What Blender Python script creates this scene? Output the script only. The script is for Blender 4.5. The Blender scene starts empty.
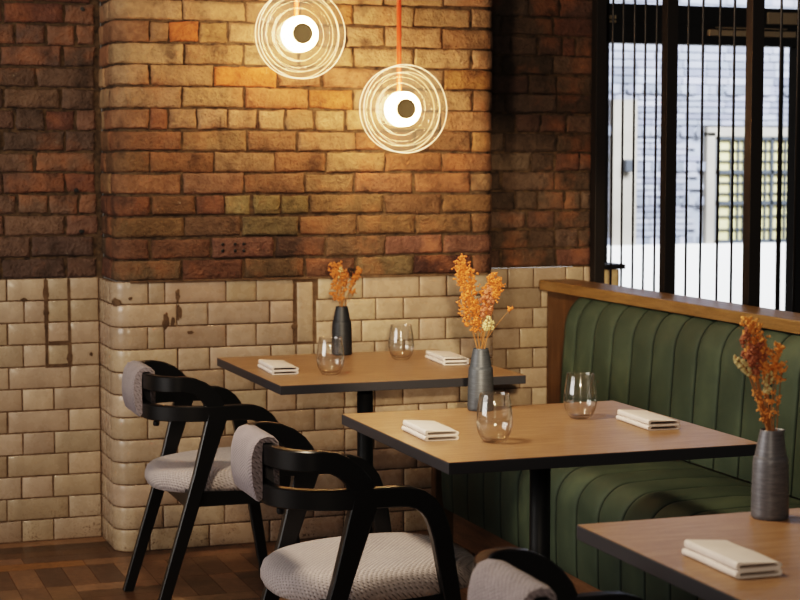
import bpy, bmesh, math, random
from mathutils import Vector, Matrix, noise
random.seed(7)
S = bpy.context.scene
COL = S.collection
PI = math.pi

# ------------------------------------------------------------------ helpers
def lin(h):
    c = [int(h[i:i+2], 16) / 255 for i in (0, 2, 4)]
    return tuple((x / 12.92 if x <= .04045 else ((x + .055) / 1.055) ** 2.4) for x in c) + (1,)

class MB:
    """collects geometry for ONE mesh object"""
    def __init__(s):
        s.v = []; s.f = []; s.m = []; s.c = []; s.sm = []
    def add(s, verts, faces, mi=0, col=(1, 1, 1, 1), smooth=False):
        o = len(s.v)
        s.v += [tuple(p) for p in verts]
        s.c += [col] * len(verts)
        for f in faces:
            s.f.append(tuple(o + i for i in f)); s.m.append(mi); s.sm.append(smooth)
    def box(s, x0, x1, y0, y1, z0, z1, b=0.0, **k):
        bm = bmesh.new()
        bmesh.ops.create_cube(bm, size=1)
        for v in bm.verts:
            v.co = Vector(((x0 + x1) / 2 + v.co.x * (x1 - x0), (y0 + y1) / 2 + v.co.y * (y1 - y0), (z0 + z1) / 2 + v.co.z * (z1 - z0)))
        if b:
            bmesh.ops.bevel(bm, geom=bm.edges[:], offset=b, segments=2, affect='EDGES', profile=.6)
        s.bm(bm, **k)
    def bm(s, bm, mat=None, **k):
        bm.verts.index_update()
        vs = [(mat @ v.co if mat else v.co.copy()) for v in bm.verts]
        s.add(vs, [[v.index for v in f.verts] for f in bm.faces], **k)
        bm.free()
    def lathe(s, prof, n=40, cx=0, cy=0, cz=0, axis='z', smooth=True, **k):
        vs = []; fs = []
        for (r, h) in prof:
            for i in range(n):
                a = 2 * PI * i / n
                if axis == 'z':
                    vs.append((cx + r * math.cos(a), cy + r * math.sin(a), cz + h))
                else:   # axis along -y (h grows toward the viewer side of the room)
                    vs.append((cx + r * math.cos(a), cy - h, cz + r * math.sin(a)))
        m = len(prof)
        for j in range(m - 1):
            for i in range(n):
                a, b = j * n + i, j * n + (i + 1) % n
                fs.append((a, b, b + n, a + n))
        if prof[0][0] > 1e-6 and k.pop('cap0', False): fs.append(tuple(range(n))[::-1])
        if prof[-1][0] > 1e-6 and k.pop('cap1', False): fs.append(tuple((m - 1) * n + i for i in range(n)))
        k.pop('cap0', None); k.pop('cap1', None)
        s.add(vs, fs, smooth=smooth, **k)
    def tube(s, pts, r, n=6, smooth=True, **k):
        P = [Vector(p) for p in pts]
        rr = r if isinstance(r, (list, tuple)) else [r] * len(P)
        vs = []; fs = []
        ref = Vector((0, 0, 1))
        for i, p in enumerate(P):
            t = (P[min(i + 1, len(P) - 1)] - P[max(i - 1, 0)]).normalized()
            if abs(t.dot(ref)) > .95: ref = Vector((1, 0, 0)) if abs(t.x) < .9 else Vector((0, 1, 0))
            a = t.cross(ref).normalized(); b = t.cross(a)
            for j in range(n):
                w = 2 * PI * j / n
                vs.append(p + (a * math.cos(w) + b * math.sin(w)) * rr[i])
        for i in range(len(P) - 1):
            for j in range(n):
                q, w = i * n + j, i * n + (j + 1) % n
                fs.append((q, w, w + n, q + n))
        fs.append(tuple(range(n))[::-1]); fs.append(tuple((len(P) - 1) * n + j for j in range(n)))
        s.add(vs, fs, smooth=smooth, **k)
    def sweep(s, pts, sides, sec, caps=True, smooth=True, **k):
        """pts: path, sides: horizontal normal at each point, sec(i) -> list of (a,b): a along side, b along up"""
        P = [Vector(p) for p in pts]; vs = []; fs = []; n = None
        for i, p in enumerate(P):
            t = (P[min(i + 1, len(P) - 1)] - P[max(i - 1, 0)]).normalized()
            sd = Vector(sides[i]); sd = (sd - t * sd.dot(t)).normalized()
            up = sd.cross(t).normalized()
            q = sec(i); n = len(q)
            for a, b in q: vs.append(p + sd * a + up * b)
        for i in range(len(P) - 1):
            for j in range(n):
                a, b = i * n + j, i * n + (j + 1) % n
                fs.append((a, b, b + n, a + n))
        if caps:
            fs.append(tuple(range(n))[::-1]); fs.append(tuple((len(P) - 1) * n + j for j in range(n)))
        s.add(vs, fs, smooth=smooth, **k)
    def build(s, name, mats, parent=None, colattr=False, autosmooth=None, fixn=True):
        me = bpy.data.meshes.new(name)
        me.from_pydata([tuple(v) for v in s.v], [], s.f)
        for m in (mats if isinstance(mats, (list, tuple)) else [mats]): me.materials.append(m)
        me.polygons.foreach_set('material_index', s.m)
        me.polygons.foreach_set('use_smooth', s.sm)
        if colattr:
            ca = me.color_attributes.new('Col', 'FLOAT_COLOR', 'POINT')
            ca.data.foreach_set('color', [x for c in s.c for x in c])
        me.update()
        if fixn:
            b = bmesh.new(); b.from_mesh(me)
            bmesh.ops.recalc_face_normals(b, faces=b.faces[:]); b.to_mesh(me); b.free()
        if autosmooth:
            try: me.set_sharp_from_angle(angle=math.radians(autosmooth))
            except Exception: pass
        o = bpy.data.objects.new(name, me); COL.objects.link(o)
        if parent: o.parent = parent
        return o

def rrect(w, h, r, n=3):
    out = []
    for cx, cy, a0 in ((w/2-r, h/2-r, 0), (-w/2+r, h/2-r, PI/2), (-w/2+r, -h/2+r, PI), (w/2-r, -h/2+r, 1.5*PI)):
        for i in range(n + 1):
            a = a0 + i * PI / 2 / n
            out.append((cx + r * math.cos(a), cy + r * math.sin(a)))
    return out

def thing(name, label, cat, loc=(0, 0, 0), rotz=0, group=None):
    o = bpy.data.objects.new(name, None); COL.objects.link(o)
    o.empty_display_size = .1; o.location = loc; o.rotation_euler = (0, 0, rotz)
    o['label'] = label; o['category'] = cat
    if group: o['group'] = group
    return o
def tag(o, label, cat, group=None):
    o['label'] = label; o['category'] = cat
    if group: o['group'] = group
    return o
def struct(o): o['kind'] = 'structure'; return o
def kids(o): return [c for c in bpy.data.objects if c.parent == o]
def dup(root, loc, rotz, label, group=None):
    r = root.copy(); COL.objects.link(r); r.location = loc; r.rotation_euler = (0, 0, rotz)
    r['label'] = label
    if group: r['group'] = group
    for c in kids(root):
        d = c.copy(); COL.objects.link(d); d.parent = r
        for g in kids(c):
            e = g.copy(); COL.objects.link(e); e.parent = d
    return r

# ------------------------------------------------------------------ materials
def mat(name, color=(.5, .5, .5, 1), rough=.5, **inp):
    m = bpy.data.materials.new(name); m.use_nodes = True
    b = m.node_tree.nodes['Principled BSDF']
    b.inputs['Base Color'].default_value = color; b.inputs['Roughness'].default_value = rough
    for k, v in inp.items():
        b.inputs[k.replace('_', ' ')].default_value = v
    return m
class NT:
    def __init__(s, m): s.t = m.node_tree; s.n = s.t.nodes; s.b = s.n['Principled BSDF']
    def new(s, ty, **k):
        n = s.n.new(ty)
        for a, v in k.items(): setattr(n, a, v)
        return n
    def link(s, a, b): s.t.links.new(a, b)
    def noise(s, vec, scale, detail=4, rough=.55):
        n = s.new('ShaderNodeTexNoise'); n.inputs['Scale'].default_value = scale
        n.inputs['Detail'].default_value = detail; n.inputs['Roughness'].default_value = rough
        if vec: s.link(vec, n.inputs['Vector'])
        return n.outputs['Fac']
    def ramp(s, fac, stops):
        r = s.new('ShaderNodeValToRGB'); e = r.color_ramp.elements
        while len(e) < len(stops): e.new(.5)
        for q, (p, c) in zip(e, stops): q.position = p; q.color = c if len(c) == 4 else tuple(c) + (1,)
        s.link(fac, r.inputs['Fac']); return r.outputs['Color']
    def mix(s, a, b, fac, mode='MIX'):
        n = s.new('ShaderNodeMix', data_type='RGBA', blend_type=mode)
        if isinstance(fac, (int, float)): n.inputs['Factor'].default_value = fac
        else: s.link(fac, n.inputs['Factor'])
        for q, x in ((6, a), (7, b)):
            if isinstance(x, tuple): n.inputs[q].default_value = x
            else: s.link(x, n.inputs[q])
        return n.outputs[2]
    def math(s, op, a, b=None):
        n = s.new('ShaderNodeMath', operation=op)
        for q, x in ((0, a), (1, b)):
            if x is None: continue
            if isinstance(x, (int, float)): n.inputs[q].default_value = x
            else: s.link(x, n.inputs[q])
        return n.outputs[0]
    def coord(s, which='Object', scale=(1, 1, 1), rot=(0, 0, 0)):
        c = s.new('ShaderNodeTexCoord'); mp = s.new('ShaderNodeMapping')
        mp.inputs['Scale'].default_value = scale; mp.inputs['Rotation'].default_value = rot
        s.link(c.outputs[which], mp.inputs['Vector']); return mp.outputs['Vector']
    def bump(s, h, strength=.3, dist=.01):
        b = s.new('ShaderNodeBump'); b.inputs['Strength'].default_value = strength; b.inputs['Distance'].default_value = dist
        s.link(h, b.inputs['Height']); s.link(b.outputs['Normal'], s.b.inputs['Normal'])
    def color(s, c): s.link(c, s.b.inputs['Base Color'])

def G(v): return (v, v, v, 1)
M = {}
# brick: per brick colour attribute, sooty stains, pitted surface
def mk_brick():
    m = mat('brick', rough=.9); t = NT(m)
    at = t.new('ShaderNodeAttribute', attribute_name='Col')
    p = t.coord()
    n1 = t.noise(p, 22, 6, .65); n2 = t.noise(p, 6, 4); n3 = t.noise(p, 90, 4, .6); n4 = t.noise(p, 11, 5, .6)
    c = t.mix(at.outputs['Color'], t.ramp(n1, [(.3, G(.62)), (.62, G(1.15))]), 1.0, 'MULTIPLY')
    c = t.mix(c, lin('a8714e'), t.ramp(n2, [(.52, G(0)), (.72, G(.5))]), 'MIX')
    c = t.mix(c, lin('2a211a'), t.ramp(n4, [(.56, G(0)), (.7, G(.7))]), 'MIX')
    c = t.mix(c, lin('d8cdb8'), t.ramp(t.noise(p, 17, 6, .7), [(.66, G(0)), (.76, G(.4))]), 'MIX')
    t.color(c)
    h = t.math('ADD', t.math('MULTIPLY', n1, .7), t.math('MULTIPLY', n3, .5))
    t.bump(h, 1.0, .022)
    return m
M['brick'] = mk_brick()
def mk_mortar(name, a, b):
    m = mat(name, rough=.95); t = NT(m); p = t.coord()
    t.color(t.ramp(t.noise(p, 30, 6, .7), [(.35, lin(a)), (.7, lin(b))])); t.bump(t.noise(p, 120, 4), .6, .006); return m
M['mortar'] = mk_mortar('mortar', '2a211a', '6a5742')
M['grout'] = mk_mortar('grout', '483829', '705a45')
def mk_tile():
    m = mat('glazed_tile', rough=.22); t = NT(m)
    at = t.new('ShaderNodeAttribute', attribute_name='Col'); p = t.coord()
    n = t.noise(p, 14, 5, .6)
    c = t.mix(at.outputs['Color'], t.ramp(n, [(.3, G(.85)), (.7, G(1.06))]), 1.0, 'MULTIPLY')
    sp = t.noise(p, 160, 3, .6)
    sep = t.new('ShaderNodeSeparateXYZ'); t.link(p, sep.inputs[0])
    low = t.ramp(sep.outputs['Z'], [(.0, G(1)), (.22, G(.0))])
    k = t.math('MULTIPLY', t.ramp(sp, [(.56, G(0)), (.64, G(1))]), t.math('MULTIPLY', low, t.ramp(n, [(.4, G(0)), (.6, G(1))])))
    c = t.mix(c, lin('4a3626'), k)
    c = t.mix(c, lin('5a4632'), t.ramp(t.noise(p, 9, 6, .75), [(.70, G(0)), (.76, G(.6))]))
    t.color(c)
    t.link(t.ramp(t.noise(p, 30, 4), [(.3, G(.16)), (.75, G(.42))]), t.b.inputs['Roughness'])
    t.bump(t.noise(p, 10, 4), .12, .01); return m
M['tile'] = mk_tile()
def mk_wood(name, a, b, c, scale=(1, 14, 14), rough=.42, gl=38, bump=.06):
    m = mat(name, rough=rough); t = NT(m); p = t.coord(scale=scale)
    w = t.noise(p, 3.2, 8, .65); f = t.noise(p, gl, 4, .7)
    col = t.ramp(w, [(.28, lin(a)), (.5, lin(b)), (.72, lin(c))])
    col = t.mix(col, t.ramp(f, [(.35, G(.78)), (.65, G(1.1))]), 1.0, 'MULTIPLY')
    t.color(col); t.bump(f, bump, .004); return m
M['oak'] = mk_wood('oak_top', '86664a', '977556', 'a78768', (3, 22, 22), .36)
M['rail'] = mk_wood('oak_rail', '68502f', '83653f', '957650', (16, 1.6, 16), .38)
M['panel'] = mk_wood('oak_panel', '45301f', '584028', '6b4f34', (14, 14, 1.6), .45)
M['plinth'] = mk_wood('oak_plinth', '644a34', '785a40', '8a6a4c', (14, 1.6, 14), .5)
def mk_floor():
    m = mat('parquet', rough=.38); t = NT(m)
    at = t.new('ShaderNodeAttribute', attribute_name='Col'); p = t.coord()
    n = t.noise(p, 45, 5, .65); n2 = t.noise(p, 7, 4)
    c = t.mix(at.outputs['Color'], t.ramp(n, [(.3, G(.7)), (.7, G(1.15))]), 1.0, 'MULTIPLY')
    c = t.mix(c, t.ramp(n2, [(.3, G(.75)), (.7, G(1.1))]), 1.0, 'MULTIPLY')
    t.color(c); t.bump(n, .08, .004); return m
M['floor'] = mk_floor()
def mk_black():
    m = mat('black_stain', lin('0e0e0f'), .3, Specular_IOR_Level=.55); t = NT(m); p = t.coord(scale=(1, 1, 1))
    t.b.inputs['Roughness'].default_value = .33; return m
M['black'] = mk_black()
M['black_edge'] = mat('black_table_edge', lin('36363b'), .45)
M['steel'] = mat('black_powder_coat', lin('141416'), .5)
M['screen'] = mat('dark_bronze_metal', lin('1c1714'), .5)
M['frame'] = mat('black_frame', lin('141518'), .45)
def mk_fabric(name, a, b, dot, sc=150):
    m = mat(name, rough=.95); t = NT(m)
    p = t.coord(); sep = t.new('ShaderNodeSeparateXYZ'); t.link(p, sep.inputs[0])
    # rows of small woven dashes, staggered
    def wave(o, k): return t.math('SINE', t.math('MULTIPLY', o, k))
    yz = t.math('ADD', sep.outputs['Y'], t.math('MULTIPLY', sep.outputs['Z'], .6))
    xz = t.math('ADD', sep.outputs['X'], t.math('MULTIPLY', sep.outputs['Z'], 1.0))
    w = t.math('MULTIPLY', wave(xz, sc * 3.2), wave(yz, sc * 2.6))
    n = t.noise(p, 130, 3); n2 = t.noise(p, 9, 3)
    w = t.math('ADD', w, t.math('MULTIPLY', t.math('SUBTRACT', n, .5), 1.5))
    c = t.mix(lin(a), lin(b), n2)
    c = t.mix(c, t.ramp(n, [(.3, G(.72)), (.7, G(1.1))]), 1.0, 'MULTIPLY')
    k = t.ramp(w, [(.60, G(0)), (.80, G(dot))])
    c = t.mix(c, lin('2c2627'), k)
    t.color(c); t.bump(t.math('ADD', n, t.math('MULTIPLY', w, -.6)), .5, .003)
    t.b.inputs['Sheen Weight'].default_value = .15
    return m
M['seat_fabric'] = mk_fabric('seat_weave', 'b3a8a6', 'a2999a', .7)
M['pad_fabric'] = mk_fabric('pad_weave', '958b8f', '7f767b', .75, 170)
def mk_green():
    m = mat('green_leather', rough=.5); t = NT(m); p = t.coord()
    n = t.noise(p, 5, 5); n2 = t.noise(p, 260, 3)
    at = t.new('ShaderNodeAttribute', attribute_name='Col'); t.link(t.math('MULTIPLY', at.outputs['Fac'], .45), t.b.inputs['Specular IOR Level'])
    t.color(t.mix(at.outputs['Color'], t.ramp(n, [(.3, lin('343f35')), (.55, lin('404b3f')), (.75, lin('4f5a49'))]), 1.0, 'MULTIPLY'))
    t.link(t.ramp(n, [(.3, G(.64)), (.75, G(.74))]), t.b.inputs['Roughness'])
    t.bump(n2, .12, .002); return m
M['green'] = mk_green()
M['thread'] = mat('seam_thread', lin('16241d'), .8)
def mk_linen():
    m = mat('napkin_linen', lin('d9cfc8'), .95); t = NT(m); p = t.coord()
    n = t.noise(p, 400, 2); t.color(t.mix(lin('e2d8d1'), lin('cdc0b8'), t.noise(p, 20, 3))); t.bump(n, .2, .001); return m
M['linen'] = mk_linen()
def mk_vase(name, a, b, rough):
    m = mat(name, rough=rough); t = NT(m); p = t.coord(scale=(1, 1, 6))
    q = t.coord()
    n = t.noise(p, 40, 5, .65)
    c = t.ramp(n, [(.3, lin(a)), (.7, lin(b))])
    c = t.mix(c, lin('77777c'), t.ramp(t.noise(q, 55, 6, .75), [(.60, G(0)), (.78, G(.45))]))
    t.color(c); t.bump(n, .12, .003)
    t.b.inputs['Metallic'].default_value = .25
    return m
M['vase_dark'] = mk_vase('vase_charcoal', '24262a', '303338', .5)
M['vase_slate'] = mk_vase('vase_slate', '3f4349', '50555c', .46)
M['vase_iron'] = mk_vase('vase_iron', '56565b', '717176', .42)
def mk_glass(name, tint=(1, 1, 1, 1), lo=.04, hi=.8, power=4, rough=.02):
    m = bpy.data.materials.new(name); m.use_nodes = True; t = m.node_tree; t.nodes.clear()
    o = t.nodes.new('ShaderNodeOutputMaterial'); mx = t.nodes.new('ShaderNodeMixShader')
    tr = t.nodes.new('ShaderNodeBsdfTransparent'); gl = t.nodes.new('ShaderNodeBsdfGlossy')
    lw = t.nodes.new('ShaderNodeLayerWeight'); lw.inputs[0].default_value = .5
    pw = t.nodes.new('ShaderNodeMath'); pw.operation = 'POWER'; pw.inputs[1].default_value = power
    mr = t.nodes.new('ShaderNodeMapRange'); mr.inputs[3].default_value = lo; mr.inputs[4].default_value = hi
    tr.inputs['Color'].default_value = tint; gl.inputs['Roughness'].default_value = rough
    t.links.new(lw.outputs['Facing'], pw.inputs[0]); t.links.new(pw.outputs[0], mr.inputs[0]); t.links.new(mr.outputs[0], mx.inputs[0])
    t.links.new(tr.outputs[0], mx.inputs[1]); t.links.new(gl.outputs[0], mx.inputs[2])
    t.links.new(mx.outputs[0], o.inputs['Surface']); return m
M['glass'] = mk_glass('clear_glass', (.985, .985, .98, 1), .07, .9, 2.6, .015)
M['disc_glass'] = mk_glass('disc_glass', (.99, .96, .91, 1), .03, .35, 4, .1)
_t = M['disc_glass'].node_tree; _o = _t.nodes['Material Output']; _l = _o.inputs['Surface'].links[0].from_socket
_e = _t.nodes.new('ShaderNodeEmission'); _e.inputs[0].default_value = (1, .78, .48, 1); _e.inputs[1].default_value = .035  # faint emission imitates the milky haze of LED light in the glass
_a = _t.nodes.new('ShaderNodeAddShader'); _t.links.new(_l, _a.inputs[0]); _t.links.new(_e.outputs[0], _a.inputs[1]); _t.links.new(_a.outputs[0], _o.inputs['Surface'])
M['pane'] = mk_glass('window_glass', (.97, .98, 1, 1), .03, .5, 5)
M['base_glass'] = mat('thick_glass', (1, 1, 1, 1), .0, Transmission_Weight=1.0, IOR=1.45)
def mk_emit(name, c, s):
    m = mat(name, c, .5); b = m.node_tree.nodes['Principled BSDF']
    b.inputs['Emission Color'].default_value = c; b.inputs['Emission Strength'].default_value = s; return m
M['led'] = mk_emit('warm_led', (1, .66, .36, 1), 58)
M['rim'] = mk_emit('edge_lit_glass', (1, .78, .50, 1), 1.4)  # rim and ridge emission imitates LED light caught in the glass edges
M['rim_soft'] = mk_emit('ridge_lit_glass', (1, .78, .48, 1), .8)
M['hub'] = mat('brushed_brass', lin('8a7858'), .6)
M['rod'] = mat('copper_orange_rod', lin('c0441c'), .5, Metallic=.0)
M['stem'] = mat('dried_stem', lin('9a6a3c'), .8)
M['orange'] = mat('orange_blossom', lin('c27438'), .75)
M['orange3'] = mat('lightened_blossom', lin('dd9a54'), .75)  # same orange, lightened to make up for missing light at the nearest table
M['orange2'] = mat('rust_blossom', lin('b57038'), .8)
M['brown'] = mat('brown_seed_head', lin('a0664a'), .85)
M['bunny'] = mat('bunny_tail_grass', lin('c3b183'), .9)
M['dark_leaf'] = mat('dark_dried_leaf', lin('2a1c16'), .8)
def mk_plaster(name, a, b, sc=6):
    m = mat(name, rough=.85); t = NT(m); p = t.coord()
    t.color(t.ramp(t.noise(p, sc, 5), [(.3, lin(a)), (.7, lin(b))])); t.bump(t.noise(p, 60, 4), .1, .004); return m
M['ceiling'] = mk_plaster('ceiling_plaster', '4a4038', '574b40')
M['ext_brick'] = None
M['ext_white'] = mk_plaster('white_render', 'f0eee9', 'faf8f4', 2)
M['ext_dark'] = mat('ext_iron', lin('3b3f45'), .6)
M['ext_grid'] = mat('ext_grid', lin('41464c'), .6)
M['ext_stone'] = mk_plaster('pale_stone', '8a8378', '9c958a', 3)
def mk_ext():
    m = mat('grey_brick', rough=.85); t = NT(m)
    at = t.new('ShaderNodeAttribute', attribute_name='Col'); p = t.coord()
    n = t.noise(p, 3, 5)
    t.color(t.mix(at.outputs['Color'], t.ramp(n, [(.3, G(.85)), (.7, G(1.1))]), 1.0, 'MULTIPLY')); return m
M['ext_brick'] = mk_ext()
M['ext_pane'] = mat('yellowed_pane', lin('c9bd8c'), .35)
M['ground'] = mk_plaster('pavement', '8d8a86', 'a5a29c', 3)
M['closer'] = mat('beige_metal', lin('8d8271'), .5)
M['whitemetal'] = mat('pale_metal', lin('b7c2c6'), .4)

# ------------------------------------------------------------------ the room
YP, YR = 6.29, 6.59            # front of the brick pier, recessed wall plane
XL, XR, RB = 1.108, 2.607, .065  # pier sides and bullnose radius
ZT, CB, CT = .99, .0782, .0825 # top of the tiling, brick course, tile course
TOP = 2.87
AL = RB * PI / 2
def p_flat(s): return (s, YR, 0, -1)
def p_pier(s, XL=XL, XR=XR):
    a0, b0 = XL + RB, XR - RB
    if s < a0 - AL: return (XL, YP + RB + (a0 - AL - s), -1, 0)
    if s < a0:
        a = (a0 - s) / RB
        return (a0 - RB * math.sin(a), YP + RB - RB * math.cos(a), -math.sin(a), -math.cos(a))
    if s <= b0: return (s, YP, 0, -1)
    if s <= b0 + AL:
        a = (s - b0) / RB
        return (b0 + RB * math.sin(a), YP + RB - RB * math.cos(a), math.sin(a), -math.cos(a))
    return (XR, YP + RB + (s - b0 - AL), 1, 0)
def p_pierb(s): return p_pier(s, XL + .014, XR - .008)
SL, SR = XL + RB - AL - (YR - YP - RB), XR - RB + AL + (YR - YP - RB)

def unit(mb, path, s0, s1, z0, z1, col, mi, rnd, depth=0.0, step=.022, nz=4, rough=1.0):
    """one brick or tile: domed, chipped front face with returns to the mortar bed"""
    def loops(ln, n):
        e = [0, rnd * .35 / ln, rnd * 1.0 / ln]
        mid = [e[2] + (1 - 2 * e[2]) * i / n for i in range(1, n)]
        return e + mid + [1 - q for q in e[::-1]]
    TS_ = loops(s1 - s0, max(2, int((s1 - s0) / step) + 1)); TZ_ = loops(z1 - z0, nz)
    ns = len(TS_) - 1; nz = len(TZ_) - 1
    seed = Vector((random.uniform(0, 50), random.uniform(0, 50), random.uniform(0, 50)))
    vs = []; fs = []
    jit = .0035 * rough
    cj = [random.uniform(-jit, jit) for _ in range(8)]
    d0 = depth + random.uniform(-.003, .003) * rough
    for j in range(nz + 1):
        tz = TZ_[j]
        for i in range(ns + 1):
            ts = TS_[i]
            sa = s0 + (cj[0] * (1 - tz) + cj[1] * tz); sb = s1 + (cj[2] * (1 - tz) + cj[3] * tz)
            za = z0 + (cj[4] * (1 - ts) + cj[5] * ts); zb = z1 + (cj[6] * (1 - ts) + cj[7] * ts)
            s = sa + (sb - sa) * ts; z = za + (zb - za) * tz
            edge = (i in (0, ns)) or (j in (0, nz))
            if edge and rough > .5:
                w = noise.noise(Vector((s * 45, z * 45, 0)) + seed) * .006 * rough
                if i == 0: s += w
                if i == ns: s += w
                if j == 0: z += w * .7
                if j == nz: z += w * .7
            e = min(min(ts, 1 - ts) * (s1 - s0), min(tz, 1 - tz) * (z1 - z0))
            k = max(0, 1 - e / rnd)
            d = d0 - k * k * rnd * .75 + (noise.noise(Vector((s * 18, z * 18, 3)) + seed) * .004 + noise.noise(Vector((s * 60, z * 60, 3)) + seed) * .0016) * rough
            x, y, nx, ny = path(s)
            vs.append((x + nx * d, y + ny * d, z))
    W = ns + 1
    for j in range(nz):
        for i in range(ns):
            a = j * W + i
            fs.append((a, a + 1, a + 1 + W, a + W))
    # returns
    ring = [i for i in range(W)] + [j * W + ns for j in range(1, nz + 1)] + [nz * W + i for i in range(ns - 1, -1, -1)] + [j * W for j in range(nz - 1, 0, -1)]
    def sd(idx):
        i = idx % W; return s0 + (s1 - s0) * TS_[i]
    base = len(vs)
    for idx in ring:
        x, y, nx, ny = path(sd(idx)); p = vs[idx]
        vs.append((p[0] - nx * .022, p[1] - ny * .022, p[2]))
    n = len(ring)
    for q in range(n):
        fs.append((ring[q], base + q, base + (q + 1) % n, ring[(q + 1) % n]))
    mb.add(vs, fs, mi=mi, col=col, smooth=True)

def bed(mb, path, s0, s1, z0, z1, d, mi, step=.03):
    n = max(2, int((s1 - s0) / step)); vs = []; fs = []
    for i in range(n + 1):
        s = s0 + (s1 - s0) * i / n
        x, y, nx, ny = path(s)
        for z in (z0, z1): vs.append((x + nx * d, y + ny * d, z))
    for i in range(n): fs.append((2*i, 2*i+2, 2*i+3, 2*i+1))
    mb.add(vs, fs, mi=mi, smooth=True)

def jc(h, v=.07):
    c = lin(h); k = 1 + random.uniform(-v, v) * 2
    return (c[0] * k, c[1] * k * (1 + random.uniform(-v, v) * .4), c[2] * k * (1 + random.uniform(-v, v) * .4), 1)

PIER=[ [1.363, 1.592, 1.827, 2.027, 2.259, 2.499],
[1.244, 1.47, 1.712, 1.909, 2.146, 2.375],
[1.37, 1.589, 1.808, 2.033, 2.265, 2.496],
[1.25, 1.413, 1.521, 1.627, 1.736, 1.847, 2.138, 2.375],
[1.368, 1.599, 1.828, 2.02, 2.259, 2.492],
[1.248, 1.483, 1.717, 1.91, 2.145, 2.376],
[1.368, 1.608, 1.8, 2.028, 2.263, 2.497],
[1.25, 1.315, 1.424, 1.537, 1.65, 1.756, 1.868, 1.989, 2.143, 2.368],
[1.369, 1.603, 1.845, 2.02, 2.255, 2.497],
[1.251, 1.486, 1.725, 1.896, 2.135, 2.38],
[1.376, 1.599, 1.811, 2.021, 2.259, 2.494],
[1.251, 1.324, 1.432, 1.54, 1.667, 1.773, 1.881, 1.993, 2.143, 2.373],
[1.374, 1.607, 1.812, 2.021, 2.262, 2.493],
[1.255, 1.489, 1.717, 1.912, 2.139, 2.379] ]
LEFT=[ [0.752, 0.984],
[0.862, 1.092],
[0.762, 0.987],
[0.81, 0.927, 1.038],
[0.759, 0.989],
[0.878, 1.107],
[0.762, 0.993],
[0.808, 0.919, 1.03],
[0.766, 0.977],
[0.887],
[0.76, 0.985],
[0.815, 0.926, 1.036],
[0.772, 0.993],
[0.885, 1.097] ]
RIGHT=[ [2.742, 2.989],
[2.87, 2.986, 3.09],
[2.856, 2.981],
[2.803, 2.907, 3.025, 3.1],
[2.745, 2.98],
[2.875, 2.979, 3.092],
[2.755, 2.988],
[2.805, 2.916, 3.03],
[2.761, 2.986],
[2.862, 2.986],
[2.743, 2.972],
[2.78, 2.899, 3.011, 3.069],
[2.738, 2.972],
[2.86, 2.997] ]
TPIER=[ [1.237, 1.297, 1.526, 1.64, 1.784, 1.877, 2.054, 2.281, 2.394],
[1.341, 1.456, 1.691, 1.784, 1.869, 1.987, 2.106, 2.217, 2.448],
[1.233, 1.294, 1.525, 1.638, 1.783, 1.869, 2.05, 2.281, 2.39],
[1.343, 1.462, 1.694, 1.793, 1.861, 1.99, 2.102, 2.222, 2.451],
[1.231, 1.516, 1.63, 1.872, 1.982, 2.219, 2.395],
[1.341, 1.457, 1.678, 1.792, 1.982, 2.102, 2.215, 2.449],
[1.229, 1.517, 1.635, 1.864, 1.978, 2.1, 2.28, 2.395],
[1.339, 1.456, 1.688, 1.812, 1.982, 2.098, 2.219, 2.449],
[1.222, 1.515, 1.634, 1.871, 1.981, 2.272, 2.395],
[1.338, 1.454, 1.687, 1.792, 1.981, 2.101, 2.219, 2.45],
[1.283, 1.514, 1.633, 1.858, 1.981, 2.097, 2.28, 2.396],
[1.232, 1.455, 1.686, 1.791, 1.977, 2.101, 2.219, 2.45] ]
TLEFT=[ [0.768, 0.911, 0.995],
[0.83, 0.913, 0.995],
[0.768, 0.912, 0.997],
[0.824, 0.911, 0.994],
[0.77, 0.997],
[0.818, 0.934],
[0.763, 0.989],
[0.818, 0.934],
[0.759, 0.986],
[0.81, 0.927],
[0.755, 0.984],
[0.809, 0.926] ]
TRIGHT=[ [2.774, 2.888, 3.032, 3.114],
[2.921],
[2.886],
[2.828],
[2.769, 2.887],
[2.829],
[2.763, 2.883],
[2.83],
[2.768, 2.889],
[2.831],
[2.769, 2.89],
[2.832] ]

def generic(k, lo, hi, ln=.235, hd=.115):
    """joints of courses nobody measured: alternating stretchers"""
    out = []; x = lo + (ln if k % 2 else ln * .55)
    while x < hi - .06:
        out.append(round(x + random.uniform(-.008, .008), 3)); x += ln if random.random() < .8 else hd
    return out

def courses(mb, path, rows, lo, hi, z_of, n, h, pal, mi, rnd, joint, rough, over, gap_l=None, gap_r=None, step=.022, nz=4):
    for k in range(n):
        r = rows[k] if k < len(rows) else generic(k, lo[k % 2], hi)
        r = [q for q in r]
        start = lo[k % 2] if isinstance(lo, (list, tuple)) else lo
        if gap_l is not None:
            first = [gap_l]; q = start - .0
            pre = []
            while q > gap_l + .12: pre.append(q); q -= .235
            js = sorted(set([gap_l] + pre + r + [hi]))
        else:
            js = [SL, start] + r + [hi]
        for i in range(len(js) - 1):
            a, b = js[i], js[i + 1]
            if b - a < .02: continue
            if (k, i) in over and over[(k, i)] is None: continue
            c = over.get((k, i)) or pal(k, (a + b) / 2)
            jj = joint * random.uniform(.7, 1.35)
            z0 = z_of(k)
            unit(mb, path, a + jj / 2, b - jj / 2, z0 + joint * .45, z0 + h - joint * .45, c if isinstance(c, tuple) else jc(c), mi, rnd, rough=rough, step=step, nz=nz)

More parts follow.
